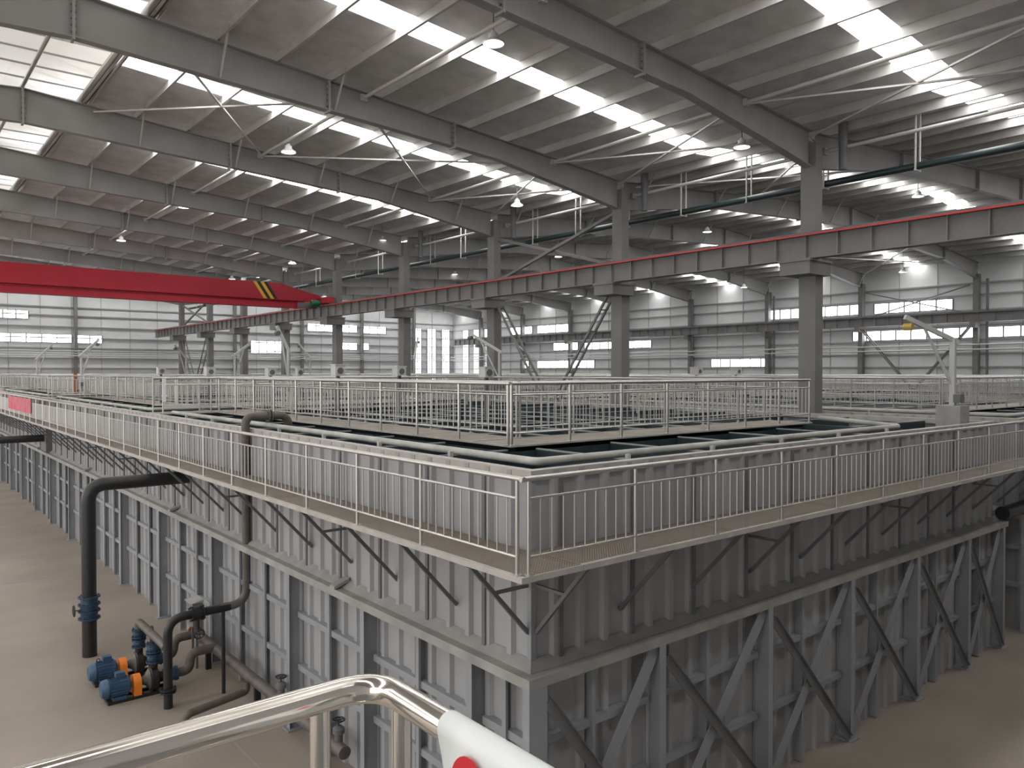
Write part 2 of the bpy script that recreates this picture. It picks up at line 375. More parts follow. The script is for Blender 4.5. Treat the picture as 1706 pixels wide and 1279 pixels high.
# --- purlins (Z sections)
def purlin(x, label, grp, flip=1):
    z = zroof(x); s = flip; w = .075
    mb = MB(); mb.box(x - .006, x + .006, Y0 + .1, Y1 - .05, z - .29, z - .005)
    xa, xb = sorted((x, x - s * w)); mb.box(xa, xb, Y0 + .1, Y1 - .05, z - .30, z - .285)
    xa, xb = sorted((x, x + s * w)); mb.box(xa, xb, Y0 + .1, Y1 - .05, z - .02, z - .006)
    tag(obj('roof_purlin', mb, M['galv']), label, 'purlin', grp)
for i, x in enumerate(PUR1): purlin(x, 'galvanised roof purlin of the camera hall, %s down from the ridge' % ORD[i], 'purlins of the camera hall')
for i, x in enumerate(PURL): purlin(x, 'galvanised roof purlin left of the ridge, %s from the ridge' % ORD[i], 'purlins left of the ridge', -1)
for i, x in enumerate(PUR2): purlin(x, 'galvanised roof purlin of the second hall, %s from the %s' % (ORD[i % 11], 'ridge on the near slope' if i < 11 else 'ridge on the far slope'), 'purlins of the second hall', -1 if i < 11 else 1)
# --- ridge edge tubes and monitor cross bars
for x, r, l in ((5.38, .11, 'shiny round edge pipe under the right side of the ridge opening'), (5.62, .07, 'thin round pipe beside the ridge opening edge pipe'),
                (2.05, .10, 'round edge pipe under the left side of the ridge opening'), (3.7, .06, 'round ridge pipe in the middle of the ridge opening')):
    tag(obj('ridge_pipe', MB().tube([(x, Y0 + .1, zroof(x if x > 5 else 5.4) - .16), (x, Y1 - .1, zroof(x if x > 5 else 5.4) - .16)], r, 14), M['inox'], smooth=True), l, 'pipe')
t = thing('monitor_frame', 'thin cross bars under the bright ridge opening', 'frame', (3.7, 0, zroof(5.4)))
src = None
for k in range(50):
    y = 8.5 + 1.45 * k
    if src is None:
        y00 = y; src = obj('cross_bar', MB().bar((1.4, y, mz - .06), (6.0, y, mz - .06), .05, .05), M['girt'], t)
    else: inst(src, t, (0, y - y00, 0))
# --- round struts between rafters, one per bay and line
for X, dz, nm in ((11.35, .52, 'upper slope'), (19.0, .50, 'lower slope'), (23.3, .62, 'valley')):
    ys = [4.8] + FR
    for i in range(len(ys) - 1):
        z = zroof(X) - dz - (.0 if X < 23 else .25)
        t = thing('roof_strut', 'pale round strut along the %s, bay %s from the camera' % (nm, ORD[i]), 'strut', (X, ys[i], z), 'struts on the ' + nm)
        obj('tube', MB().tube([(X, ys[i] + .05, z), (X, ys[i + 1] - .05, z)], .057, 12), M['strut'], t, smooth=True)
        for e in (ys[i] + .06, ys[i + 1] - .06): obj('gusset', MB().box(X - .1, X + .1, e - .05, e + .05, z - .1, z + .1), M['strut'], t)
for X in (31.5, 49.5):
    ys = FR
    for i in range(len(ys) - 1):
        z = zroof(X) - .55
        tag(obj('roof_strut', MB().tube([(X, ys[i] + .05, z), (X, ys[i + 1] - .05, z)], .057, 10), M['strut'], smooth=True),
            'pale round strut over the second hall %s slope, bay %s from the camera' % ('near' if X < 40 else 'far', ORD[i]), 'strut', 'struts of the second hall')
# --- flat crossed bracing in the roof
def roofx(xa, xb, ya, yb, where):
    for s_, nm in ((0, 'rising'), (1, 'falling')):
        a = (xa, ya + .15 if s_ == 0 else yb - .15, zroof(xa) - .52); b = (xb, yb - .15 if s_ == 0 else ya + .15, zroof(xb) - .52)
        tag(obj('roof_brace', MB().bar(a, b, .065, .05, off=(0, -.03 * s_)), M['strut']), 'pale diagonal roof brace %s, %s' % (where, 'rising from near beam' if s_ == 0 else 'rising from far beam'), 'brace', 'crossed roof braces')
roofx(5.7, 11.35, 20.8, 28.8, 'by the ridge pipe, third bay')
roofx(11.35, 19.0, 20.8, 28.8, 'on middle slope, third bay')
roofx(19.0, 22.4, 12.8, 20.8, 'above second column bay')
roofx(19.0, 22.4, 4.8, 12.8, 'above nearest column bay')
roofx(19.0, 22.4, 20.8, 28.8, 'above third column bay')
roofx(23.3, 31.5, 12.8, 20.8, 'over near second hall')
roofx(49.5, 58.0, 20.8, 28.8, 'at far second hall eave')
# --- crane runway beams
def runway(xc, za, zb, label, ya, yb):
    t = thing('crane_runway', label, 'crane runway', (xc, ya, za))
    mb = MB(); mb.box(xc - .02, xc + .02, ya, yb, za, zb); mb.box(xc - .17, xc + .17, ya, yb, za - .03, za); mb.box(xc - .2, xc + .2, ya, yb, zb, zb + .03)
    obj('girder', mb, M['steel'], t)
    src = None; n = int((yb - ya) / 1.0)
    for k in range(min(n, 90)):
        y = ya + .5 + k
        if src is None: y00 = y; src = obj('stiffener', MB().box(xc - .14, xc + .14, y - .008, y + .008, za, zb), M['beam'], t)
        else: inst(src, t, (0, y - y00, 0))
    obj('rail', MB().box(xc - .04, xc + .04, ya, yb, zb + .03, zb + .13), M['bar'], t)
    return t
runway(XR - .72, ZC + 3.44, ZC + 4.10, 'grey plated runway girder on the middle row of columns', 2, Y1 - .5)
runway(XW - .9, ZC + 3.40, ZC + 4.02, 'grey runway girder along the right wall', 6, Y1 - .5)
tag(obj('conductor_rail', MB().box(XR - .97, XR - .92, 2, Y1 - .5, ZC + 4.09, ZC + 4.135), M['redrail']), 'long red conductor rail along the top of the middle runway girder', 'conductor rail')
# --- crossed bracing between columns (laced pairs of angles)
def laced(a, b, label, grp):
    a = Vector(a); b = Vector(b); t = thing('column_brace', label, 'brace', tuple(a), grp)
    for s_ in (-.17, .17): obj('angle_bar', MB().bar(a + Vector((s_, 0, 0)), b + Vector((s_, 0, 0)), .07, .09), M['steel'], t)
    n = max(2, int((b - a).length / 1.0))
    for k in range(1, n): p = a.lerp(b, k / n); obj('batten', MB().bar(p - Vector((.17, 0, 0)), p + Vector((.17, 0, 0)), .07, .05), M['steel'], t)
    return t
for ya, yb, nm in ((20.8, 28.8, 'second and third middle columns'), (68.8, 76.8, 'two farthest middle columns')):
    laced((XR, yb - .3, ZC + 3.3), (XR, ya + .3, .3), 'laced brace falling towards the camera between the %s' % nm, 'lower braces of the middle row')
    laced((XR, ya + .3, ZC + 3.3), (XR, yb - .3, .3), 'laced brace falling away from the camera between the %s' % nm, 'lower braces of the middle row')
    for s_ in (0, 1):
        a = (XR, ya + .3, ZC + (4.2 if s_ else 6.2)); b = (XR, yb - .3, ZC + (6.2 if s_ else 4.2))
        tag(obj('column_brace', MB().bar(a, b, .12, .12, off=(.07 * (2 * s_ - 1), 0)), M['steel']), 'single brace above the red rail %s, between the %s' % ('rising away' if s_ else 'falling away', nm), 'brace', 'upper braces of the middle row')
for s_ in (0, 1):
    laced((XW - .75, 28.6 if s_ else 21.0, ZC + 3.2), (XW - .75, 21.0 if s_ else 28.6, 1.0), 'laced lower brace on the right wall %s' % ('left part at the top' if s_ else 'right part at the top'), 'wall braces')
    a = (XW - .5, 28.4 if s_ else 21.2, ZC + 5.95); b = (XW - .5, 21.2 if s_ else 28.4, ZC + 4.0)
    tag(obj('column_brace', MB().bar(a, b, .08, .08, off=(.05 * (2 * s_ - 1), 0)), M['steel']), 'thin upper brace across the high window %s' % ('falling to the right' if s_ else 'falling to the left'), 'brace', 'wall braces')
# --- pipes under the valley
t = thing('fire_pipe', 'long dark green pipe hung under the roof valley', 'pipe', (24.2, 2, ZC + 6.2))
obj('pipe_run', MB().tube([(24.2, 2, ZC + 6.15), (24.2, 80, ZC + 6.25)], .11, 14), M['greenpipe'], t, smooth=True)
for k in range(26):
    y = 4.5 + 2.9 * k; zt = zroof(24.2) - .06
    mb = MB(); mb.box(24.03, 24.07, y - .02, y + .02, ZC + 6.02, zt); mb.box(24.33, 24.37, y - .02, y + .02, ZC + 6.02, zt); mb.box(24.0, 24.4, y - .025, y + .025, ZC + 6.0, ZC + 6.04)
    obj('hanger', mb, M['strut'], t)
for k, y in enumerate(FR[:4]):
    t = thing('downpipe', 'short dark rain outlet beside the %s middle column from the camera' % ORD[k], 'pipe', (23.2, y - .7, ZC + 6.2), 'rain outlets of the middle row')
    obj('outlet', MB().lathe((23.2, y - .7, ZC + 6.25), (0, 0, 1), ((0, .001), (0, .12), (.7, .12), (1.0, .14), (1.45, .14), (1.45, .001)), 14), M['bar'], t, smooth=True)
for k, y in enumerate((20.0, 36.0, 44.3)):
    tag(obj('downpipe', MB().tube([(XW - .8, y, .05), (XW - .8, y, 13.2)], .09, 10), M['bar'], smooth=True), 'dark drain pipe on the right wall, %s from the near end' % ORD[k], 'pipe', 'drain pipes on the right wall')
for z in (1.52, 1.85):
    tag(obj('wall_pipe', MB().tube([(XW - 1.0, 10, ZC + z), (XW - 1.0, Y1 - 1, ZC + z)], .05, 8), M['cream'], smooth=True), 'thin pale pipe along the right wall, %s one' % ('lower' if z < 1.6 else 'upper'), 'pipe')
for z in (1.5, 1.72, 1.95):
    tag(obj('wall_pipe', MB().tube([(-12, Y1 - 1.0, ZC + z), (XW - 2, Y1 - 1.0, ZC + z)], .05, 8), M['cream'], smooth=True), 'thin pale pipe along the end wall, %s of three' % ('lowest' if z < 1.6 else 'middle' if z < 1.8 else 'highest'), 'pipe')
# --- bridge crane
YC = 46.0
t = thing('bridge_crane', 'red bridge crane spanning the camera hall with yellow and black stripe', 'bridge crane', (4, YC, ZC + 4.2))
z = ZC
mb = MB().prism([(XE + 1.5, YC - .3, z + 4.45), (21.0, YC - .3, z + 4.40), (21.9, YC - .3, z + 4.5), (21.9, YC - .3, z + 4.78), (19.2, YC - .3, z + 5.42), (XE + 3, YC - .3, z + 5.5), (XE + 1.5, YC - .3, z + 5.0)], (0, .6, 0))
obj('box_girder', mb, M['red'], t)
mb = MB().prism([(XE + 1.6, YC - .12, z + 4.0), (20.6, YC - .12, z + 3.98), (20.9, YC - .12, z + 4.4), (XE + 1.6, YC - .12, z + 4.45)], (0, .24, 0))
mb.box(XE + 1.6, 20.6, YC - .28, YC + .28, z + 3.95, z + 4.05)
obj('lower_track', mb, M['red'], t)
for i, (x, m) in enumerate(((17.9, 'yellow'), (18.12, 'blackp'), (18.34, 'yellow'), (18.56, 'blackp'))):
    mb = MB().prism([(x - .35, YC - .304, z + 5.43), (x - .14, YC - .304, z + 5.43), (x + .52, YC - .304, z + 4.44), (x + .31, YC - .304, z + 4.44)], (0, .003, 0))
    obj('warning_stripe', mb, M[m], t)
ec = obj('end_carriage', MB().box(21.65, 22.1, YC - 1.7, YC + 1.7, z + 4.26, z + 4.62), M['red'], t)
for s_ in (-1.3, 1.3): obj('wheel', MB().lathe((21.78, YC + s_, z + 4.38), (1, 0, 0), ((0, .001), (0, .14), (.2, .14), (.2, .001)), 16), M['blackp'], ec, smooth=True)
obj('end_carriage', MB().box(XE + 1.2, XE + 1.65, YC - 1.7, YC + 1.7, z + 4.2, z + 4.62), M['red'], t)
obj('drive_motor', MB().lathe((20.9, YC - 1.0, z + 4.25), (1, 0, 0), ((0, .001), (0, .15), (.1, .2), (.55, .2), (.62, .12), (.7, .001)), 16), M['green'], t, smooth=True)
obj('cable_festoon', MB().box(20.3, 21.5, YC - .55, YC - .35, z + 3.95, z + 4.3), M['bar'], t)
# --- pendant lamps
def lamp(x, y, z, label):
    t = thing('pendant_lamp', label, 'lamp', (x, y, z), 'pendant high bay lamps')
    obj('rod', MB().tube([(x, y, z + .28), (x, y, zroof(x) + .01)], .014, 8), M['bar'], t)
    obj('housing', MB().lathe((x, y, z + .1), (0, 0, 1), ((0, .001), (0, .13), (.13, .12), (.15, .07), (.2, .05), (.2, .001)), 18), M['lampbody'], t, smooth=True)
    obj('reflector', MB().lathe((x, y, z), (0, 0, 1), ((.0, .27), (.03, .27), (.11, .15), (.115, .13), (.10, .13), (.03, .25), (.0, .25)), 22), M['lampbody'], t, smooth=True)
    obj('lens', MB().lathe((x, y, z + .015), (0, 0, 1), ((0, .001), (0, .235), (.02, .235), (.02, .001)), 20), M['lampon'], t)
for i, y in enumerate((14.6, 26.4, 38.4, 50.5, 62.5)): lamp(11.44, y, ZC + 7.78, 'round white pendant lamp in the upper row, %s from the camera' % ORD[i])
for i, y in enumerate((14.4, 25.5, 36.9, 48.5, 59.6)): lamp(21.25, y, ZC + 7.08, 'round white pendant lamp near the columns, %s from the camera' % ORD[i])
for i, y in enumerate((15.8, 27.5, 40.1, 52.7, 64.6, 76.8)): lamp(37.2, y, ZC + 8.05, 'round white pendant lamp of the second hall, %s from the camera' % ORD[i])
for i, y in enumerate((23.0, 35.0)): lamp(52.0, y, ZC + 6.5, 'round white pendant lamp near the right wall, %s from the camera' % ORD[i])

# ================================================================ TANKS
ZR, ZL, ZW = ZC - 1.25, ZC - 3.77, ZC - 2.26      # rim, ledge top, walkway top
def corr(mb, axis, u0, u1, c, z0, z1, out, t=.02):
    """corrugated sheet standing along an axis; out = -1: its ribs face the lower coordinate"""
    P = []; u = u0
    while u < u1 - .01:
        for du, d in ((0, 0), (.30, 0), (.335, .06), (.43, .06), (.465, 0)):
            if u + du <= u1 + 1e-6: P.append((u + du, d))
        u += .465
    P.append((u1, 0))
    q = [P[0]]
    for p in P[1:]:
        if p[0] - q[-1][0] > 1e-4: q.append(p)
    vs = []; fs = []
    for uu, d in q:
        w = c + out * d
        for z in (z0, z1):
            vs.append((uu, w, z) if axis == 'x' else (w, uu, z))
    for i in range(len(q) - 1):
        fs.append((2 * i, 2 * i + 2, 2 * i + 3, 2 * i + 1))
    mb.add(vs, fs); return mb
def vpost(mb, axis, u, c, z0, z1, out):
    """I section standing against a wall; u = its far edge along the wall, c = outer face"""
    w, dp = .13, .29
    def bx(u0, u1, d0, d1):
        a, b = sorted((c - out * d0, c - out * d1))
        if axis == 'x': mb.box(u0, u1, a, b, z0, z1)
        else: mb.box(a, b, u0, u1, z0, z1)
    bx(u - w, u, 0, .012); bx(u - w / 2 - .005, u - w / 2 + .005, .012, dp); bx(u - w, u, dp - .012, dp)
    return mb
def tank(x0, x1, y0, y1, left_posts, front_posts, label, full=True):
    """x0,y0: the near left corner of its upper wall"""
    t = thing('steel_tank', label, 'tank', (x0, y0, 0), 'raised steel tanks')
    LX, LY = x0 - .30, y0 - .31
    obj('side_panel', corr(MB(), 'y', y0, y1, x0, 0, ZR - .02, -1), M['tank'], t)
    obj('front_panel', corr(MB(), 'x', x0, x1, y0, 0, ZR - .02, -1), M['tank'], t)
    obj('end_panel', corr(MB(), 'y', y0, y1, x1, 0, ZR - .02, 1), M['tank'], t)
    obj('rear_panel', corr(MB(), 'x', x0, x1, y1, 0, ZR - .02, 1), M['tank'], t)
    obj('corner_angle', MB().box(x0 - .03, x0 + .05, y0 - .03, y0 + .05, 0, ZR - .03), M['tankpost'], t)
    rim = MB(); rim.box(x0 - .05, x0 + .09, y0 - .05, y1, ZR - .13, ZR); rim.box(x0 + .09, x1 + .05, y0 - .05, y0 + .09, ZR - .13, ZR); rim.box(x1 - .09, x1 + .05, y0 + .09, y1, ZR - .13, ZR)
    obj('rim_channel', rim, M['edge'], t)
    # ledges: a pair of channels with a groove between them
    l1 = MB(); l1.box(LX, LX + .13, LY, y1, ZL - .03, ZL); l1.box(LX, LX + .012, LY, y1, ZL - .13, ZL - .03); l1.prism([(LX + .14, LY + .14, ZL - .03), (x0 - .01, y0 - .01, ZL - .03), (x0 - .01, y0 - .01, ZL + .115), (LX + .14, LY + .14, ZL + .008)], (0, y1 - y0 - .2, 0)); l1.box(LX + .13, LX + .15, y0 - .02, y1, ZL - .06, ZL - .03)
    obj('side_ledge', l1, M['ledge'], t)
    l2 = MB(); l2.box(LX + .13, x1 + .2, LY, LY + .16, ZL - .03, ZL); l2.box(LX + .012, x1 + .2, LY, LY + .012, ZL - .13, ZL - .03); l2.prism([(LX + .14, LY + .14, ZL - .03), (x0 - .01, y0 - .01, ZL - .03), (x0 - .01, y0 - .01, ZL + .115), (LX + .14, LY + .14, ZL + .008)], (x1 - x0 + .2, 0, 0)); l2.box(LX + .15, x1 + .2, LY + .15, LY + .16, ZL - .06, ZL - .03)
    obj('front_ledge', l2, M['ledge'], t)
    if full:
        for y in (12.35, 22.0, 33.0, 44.0): obj('ledge_splice', MB().prism([(LX - .02, y - .09, ZL + .002), (x0 - .03, y - .09, ZL + .10), (x0 - .03, y - .09, ZL + .16), (LX - .02, y - .09, ZL + .06)], (0, .18, 0)), M['ledge'], t)
    # posts
    obj('corner_post', MB().box(LX + .005, LX + .30, LY + .005, LY + .13, 0, ZL - .03), M['tankpost'], t)
    psrc = None; px = obj_ = None
    edges_l = [LY + .13] + left_posts; edges_f = [LX + .30] + front_posts
    s1 = s2 = None
    for u in left_posts:
        if s1 is None:
            mb = vpost(MB(), 'y', u, LX + .004, 0, ZL - .03, -1); s1 = obj('post', mb, M['tankpost'], t); u1 = u
            b1 = obj('post_base', MB().box(LX - .06, x0, u - .21, u + .08, 0, .025), M['tankpost'], s1)
        else:
            o = inst(s1, t, (0, u - u1, 0)); b = b1.copy(); COL.objects.link(b); b.parent = o
    for u in front_posts:
        if s2 is None:
            mb = vpost(MB(), 'x', u, LY + .004, 0, ZL - .03, -1); s2 = obj('post', mb, M['tankpost'], t); u2 = u
            b2 = obj('post_base', MB().box(u - .21, u + .08, LY - .06, y0, 0, .025), M['tankpost'], s2)
        else:
            o = inst(s2, t, (u - u2, 0, 0)); b = b2.copy(); COL.objects.link(b); b.parent = o
    # horizontal ribs and upright stiffeners between posts
    for a, b in zip(edges_l, edges_l[1:]):
        b0 = b - .13
        for zz in (ZC - 4.70, ZC - 5.72):
            obj('rib', MB().box(x0 - .13, x0 - .005, a + .02, b0 - .02, zz - .055, zz + .055), M['tankpost'], t)
        m_ = (a + b0) / 2
        for mm in ([m_] if b - a < 3.5 else [a + (b0 - a) / 3, a + 2 * (b0 - a) / 3]):
            obj('stiffener', MB().box(x0 - .17, x0 - .13, mm - .04, mm + .04, .02, ZL - .04).box(x0 - .13, x0 - .001, mm + .028, mm + .04, .02, ZL - .04), M['tankpost'], t)
    for a, b in zip(edges_f, edges_f[1:]):
        b0 = b - .13
        for zz in (ZC - 4.70, ZC - 5.72):
            obj('rib', MB().box(a + .02, b0 - .04, y0 - .13, y0 - .005, zz - .05, zz + .05), M['tankpost'], t)
        m_ = a + (b0 - a) * .45
        obj('stiffener', MB().box(m_ - .03, m_ + .03, y0 - .16, y0 - .001, .02, ZL - .04), M['tankpost'], t)
        # crossed braces
        yb = LY + .05
        f = MB(); f.bar((a + .02, yb + .03, .05), (b0 - .0, yb + .03, ZL - .15), .012, .22, up=(0, 0, 1)); obj('cross_brace', f, M['tankpost'], t)
        g = MB(); pa = Vector((a + .02, yb - .035, ZL - .35)); pb = Vector((b0 - .03, yb - .035, .05)); g.bar(pa, pb, .012, .15)
        g.bar(pa, pb, .09, .012, off=(-.0, .075)); obj('cross_brace', g, M['bar'], t)  # darker steel colour paints in the shading on this brace
    # slim uprights on the upper wall
    s1 = s2 = None
    for k in range(int((y1 - y0 - 1) / 1.4)):
        y = y0 + .9 + 1.4 * k
        if k >= 48: break
        if s1 is None: yy = y; s1 = obj('upright_bar', MB().box(x0 - .085, x0, y - .035, y + .035, ZL + .02, ZR - .10), M['bar'], t)
        else: inst(s1, t, (0, y - yy, 0))
    for k in range(int((x1 - x0 - .4) / 1.385)):
        x = x0 + .45 + 1.385 * k
        if s2 is None: xx = x; s2 = obj('upright_bar', MB().box(x - .035, x + .035, y0 - .085, y0, ZL + .02, ZR - .10), M['bar'], t)
        else: inst(s2, t, (x - xx, 0, 0))
    # dividing plates, walls of the troughs
    return t
LP = [8.44, 11.40, 14.35, 18.8, 23.2, 27.6, 32.0, 36.3, 40.7, 45.1, 49.5, 53.9, 58.3, 62.7, 67.1, 71.5, 75.9, 80.3]
FP = [8.72, 11.47, 14.23, 17.05, 19.75, 21.92]
YT = 81.0
T1 = tank(6.43, 21.9, 7.43, YT, LP, FP, 'long grey corrugated steel tank in front of the camera')
T2 = tank(23.72, 39.2, 7.43, YT, [y for y in LP if y < 40], [x + 17.3 for x in FP], 'grey corrugated steel tank at the right frame edge', False)
T3 = tank(41.0, 56.4, 7.43, YT, LP[:2], [x + 34.6 for x in FP], 'farthest grey corrugated steel tank near the right wall', False)
# inside each tank: liner walls, divider plates, water
for ti, (t, x0) in enumerate(((T1, 6.43), (T2, 23.72), (T3, 41.0))):
    for bi in range(4):
        ya = 7.43 + 18.6 * bi; ye = ya + 18.4
        if bi == 3: ye = YT - .1
        lin = MB(); div = MB()
        xi0, xi1 = x0 + 1.8, x0 + 11.0
        yi0, yi1 = ya + 2.6, ye - 1.7
        lin.box(x0 + .1, x0 + .13, ya + .1, ye, 3.6, ZR - .14); lin.box(x0 + .13, x0 + 15.3, ya + .1, ya + .13, 3.6, ZR - .14)
        lin.box(xi0, xi0 + .05, yi0, yi1, 3.6, ZR - .1); lin.box(xi0 + .05, xi1, yi0, yi0 + .05, 3.6, ZR - .1)
        lin.box(xi0 + 1.1, xi0 + 1.15, yi0 + 1.2, yi1, 3.6, ZR - .1); lin.box(xi0 + 1.15, xi1, yi0 + 1.2, yi0 + 1.25, 3.6, ZR - .1)
        lin.box(xi1, xi1 + .06, ya + .15, yi1, 3.6, ZR - .02); lin.box(x0 + .14, x0 + 15.2, ye - .06, ye, 3.6, ZR - .05)
        obj('liner_wall', lin, M['teal'], t)
        cap = MB()
        def plate(xa, xb, y_a, y_b, zt): div.box(xa, xb, y_a, y_b, 3.8, zt - .025); cap.box(xa, xb, y_a, y_b, zt - .025, zt)
        for x in (2.37, 4.22, 6.2, 7.95, 9.8): plate(x0 + x - .02, x0 + x + .02, ya + .14, yi0, ZR - .06)
        for k in range(8): y = ya + 2.7 + 1.85 * k; plate(x0 + .14, xi0, y - .02, y + .02, ZR - .06)
        for k in range(5): x = xi0 + 2.7 + 1.5 * k; plate(x - .025, x + .025, yi0 + 1.3, yi1, ZR - .08)
        for k in range(6): y = yi0 + 3.3 + 2.0 * k; plate(xi0 + 1.2, xi1 - .01, y - .025, y + .025, ZR - .081)
        for k in range(8): y = ya + 1.6 + 2.1 * k; plate(xi1 + .08, x0 + 15.3, y - .03, y + .03, ZR - .04)
        obj('plate_edge', cap, M['tealedge'], t)
        obj('divider_plate', div, M['teal'], t)
    w = MB().box(x0 + .14, x0 + 15.3, 7.6, YT - .2, 3.5, ZC - 1.95)
    tag(obj('water', w, M['water']), 'dark still water standing in the %s' % ('long tank in front' if ti == 0 else 'tank at the right' if ti == 1 else 'farthest tank'), 'water', kind='stuff')

# ================================================================ OUTER WALKWAYS AND GUARDRAILS
def bracket(t, axis, u, strut):
    mb = MB()
    if axis == 'y':
        mb.bar((5.50, u, ZW - .07), (6.41, u, ZC - 3.33), .05, .05); mb.box(5.455, 6.42, u - .025, u + .025, ZW - .08, ZW - .031)
        if strut: mb.box(5.86, 6.42, u - .02, u + .02, ZC - 2.74, ZC - 2.70)
    else:
        mb.bar((u, 6.50, ZW - .07), (u, 7.41, ZC - 3.33), .05, .05); mb.box(u - .025, u + .025, 6.455, 7.42, ZW - .08, ZW - .031)
        if strut: mb.box(u - .02, u + .02, 6.86, 7.42, ZC - 2.74, ZC - 2.70)
    return mb
WL = thing('walkway', 'outer grated walkway along the left side of the long tank', 'walkway', (5.42, 6.42, ZW))
obj('grating', MB().box(5.45, 6.36, 6.45, YT, ZW - .03, ZW), M['grating'], WL)
mb = MB(); mb.box(5.42, 5.45, 6.42, YT, ZW - .055, ZW + .012); mb.box(5.45, 6.36, 6.42, 6.45, ZW - .055, ZW + .012); mb.box(5.4501, 5.49, 6.4501, YT, ZW - .04, ZW + .01)
obj('edge_angle', mb, M['edge'], WL)
s1 = s2 = None
for k in range(46):
    u = 7.47 + 1.58 * k; st = k % 3 == 0
    if st:
        if s1 is None: s1 = obj('bracket', bracket(WL, 'y', u, True), M['bar'], WL); ua = u
        else: inst(s1, WL, (0, u - ua, 0))
    else:
        if s2 is None: s2 = obj('bracket', bracket(WL, 'y', u, False), M['bar'], WL); ub = u
        else: inst(s2, WL, (0, u - ub, 0))
WRT = thing('walkway', 'outer grated walkway along the front of the tanks, running right', 'walkway', (6.37, 6.42, ZW))
obj('grating', MB().box(6.37, 40, 6.45, 7.36, ZW - .03, ZW), M['grating'], WRT)
mb = MB(); mb.box(6.37, 40, 6.42, 6.45, ZW - .055, ZW + .012); mb.box(6.37, 40, 6.45, 6.49, ZW - .04, ZW + .01)
obj('edge_angle', mb, M['edge'], WRT)
s1 = s2 = None
for k in range(21):
    u = 6.49 + 1.57 * k; st = k % 3 == 0
    if st:
        if s1 is None: s1 = obj('bracket', bracket(WRT, 'x', u, True), M['bar'], WRT); ua = u
        else: inst(s1, WRT, (u - ua, 0, 0))
    else:
        if s2 is None: s2 = obj('bracket', bracket(WRT, 'x', u, False), M['bar'], WRT); ub = u
        else: inst(s2, WRT, (u - ub, 0, 0))

def guardrail(axis, c, posts, zb, label, group, parts=True, H=1.08, rt=.03, rp=.024, ends=None, m='inox', gap=.172, limit=100):
    """straight rail along an axis at coordinate c, its posts at the given stations"""
    def P(u, z): return (u, c, z) if axis == 'x' else (c, u, z)
    u0, u1 = ends or (posts[0], posts[-1])
    t = thing('guardrail', label, 'guardrail', P(posts[0], zb), group)
    top = MB().tube([P(u0, zb + H), P(u1, zb + H)], rt, 12)
    mid = MB(); bl = []
    for a, b in zip(posts, posts[1:]):
        for z in (.86, .21): mid.tube([P(a, zb + z), P(b, zb + z)], .016, 8)
        n = max(2, round((b - a) / gap)); bl += [a + (b - a) * (k + 1) / n for k in range(n - 1)]
    if not parts:
        for u in posts: mid.tube([P(u, zb), P(u, zb + H)], rp, 6)
        for u in bl: mid.tube([P(u, zb + .21), P(u, zb + .86)], .010, 5, False)
        obj('top_rail', top, M[m], t, True); obj('rail_frame', mid, M[m], t, True); return t
    obj('top_rail', top, M[m], t, True)
    m1 = MB(); m2 = MB()
    for a, b in zip(posts, posts[1:]):
        m1.tube([P(a, zb + .86), P(b, zb + .86)], .016, 8); m2.tube([P(a, zb + .21), P(b, zb + .21)], .016, 8)
    obj('middle_rail', m1, M[m], t, True); obj('lower_rail', m2, M[m], t, True)
    def off(u): return (u, 0, 0) if axis == 'x' else (0, u, 0)
    s_ = None
    for u in posts[:100]:
        if s_ is None:
            s_ = obj('post', MB().tube([P(u, zb), P(u, zb + H - .02)], rp, 10), M[m], t, True); ua = u
            fl = obj('post_flange', MB().lathe(P(u, zb), (0, 0, 1), ((.0, .001), (0, .055), (.018, .055), (.022, .03), (.022, .001)), 14), M[m], s_, True)
        else:
            o = inst(s_, t, off(u - ua)); f2 = fl.copy(); COL.objects.link(f2); f2.parent = o
    s_ = None
    for u in bl[:limit]:
        if s_ is None: s_ = obj('baluster', MB().tube([P(u, zb + .21), P(u, zb + .86)], .0095, 8), M[m], t, True); ua = u
        else: inst(s_, t, off(u - ua))
    if len(bl) > limit:
        mb = MB()
        for u in bl[limit:]: mb.tube([P(u, zb + .21), P(u, zb + .86)], .0095, 6, False)
        o = obj('baluster', mb, M[m], t, True); o['kind'] = 'stuff'
    return t
g1 = guardrail('y', 5.475, [6.565] + [8.52 + 1.72 * k for k in range(43)], ZW, 'shiny stainless guardrail on the outer left walkway with a red banner', 'outer guardrails', ends=(6.446, YT))
g2 = guardrail('x', 6.475, [5.565, 7.32] + [8.98 + 1.65 * k for k in range(19)], ZW, 'shiny stainless guardrail on the outer front walkway running right', 'outer guardrails', ends=(5.446, 38.8))

# ================================================================ INNER WALKWAYS AND RAILS
def deck(x0, x1, y0, y1, label):
    t = thing('inner_walkway', label, 'walkway', ((x0 + x1) / 2, (y0 + y1) / 2, ZR), 'inner walkways over the tanks')
    obj('deck_plate', MB().box(x0 + .03, x1 - .03, y0 + .03, y1 - .03, ZR - .02, ZR), M['deck'], t)
    mb = MB(); mb.box(x0, x1, y0, y0 + .03, ZR - .02, ZR + .01); mb.box(x0, x1, y1 - .03, y1, ZR - .02, ZR + .01); mb.box(x0, x0 + .03, y0 + .03, y1 - .03, ZR - .02, ZR + .01); mb.box(x1 - .03, x1, y0 + .03, y1 - .03, ZR - .02, ZR + .01)
    obj('edge_angle', mb, M['edge'], t)
def stations(a, b, s_=1.43):
    n = max(1, round((b - a) / s_)); return [a + (b - a) * k / n for k in range(n + 1)]
TN = ['long tank', 'right tank', 'farthest tank']
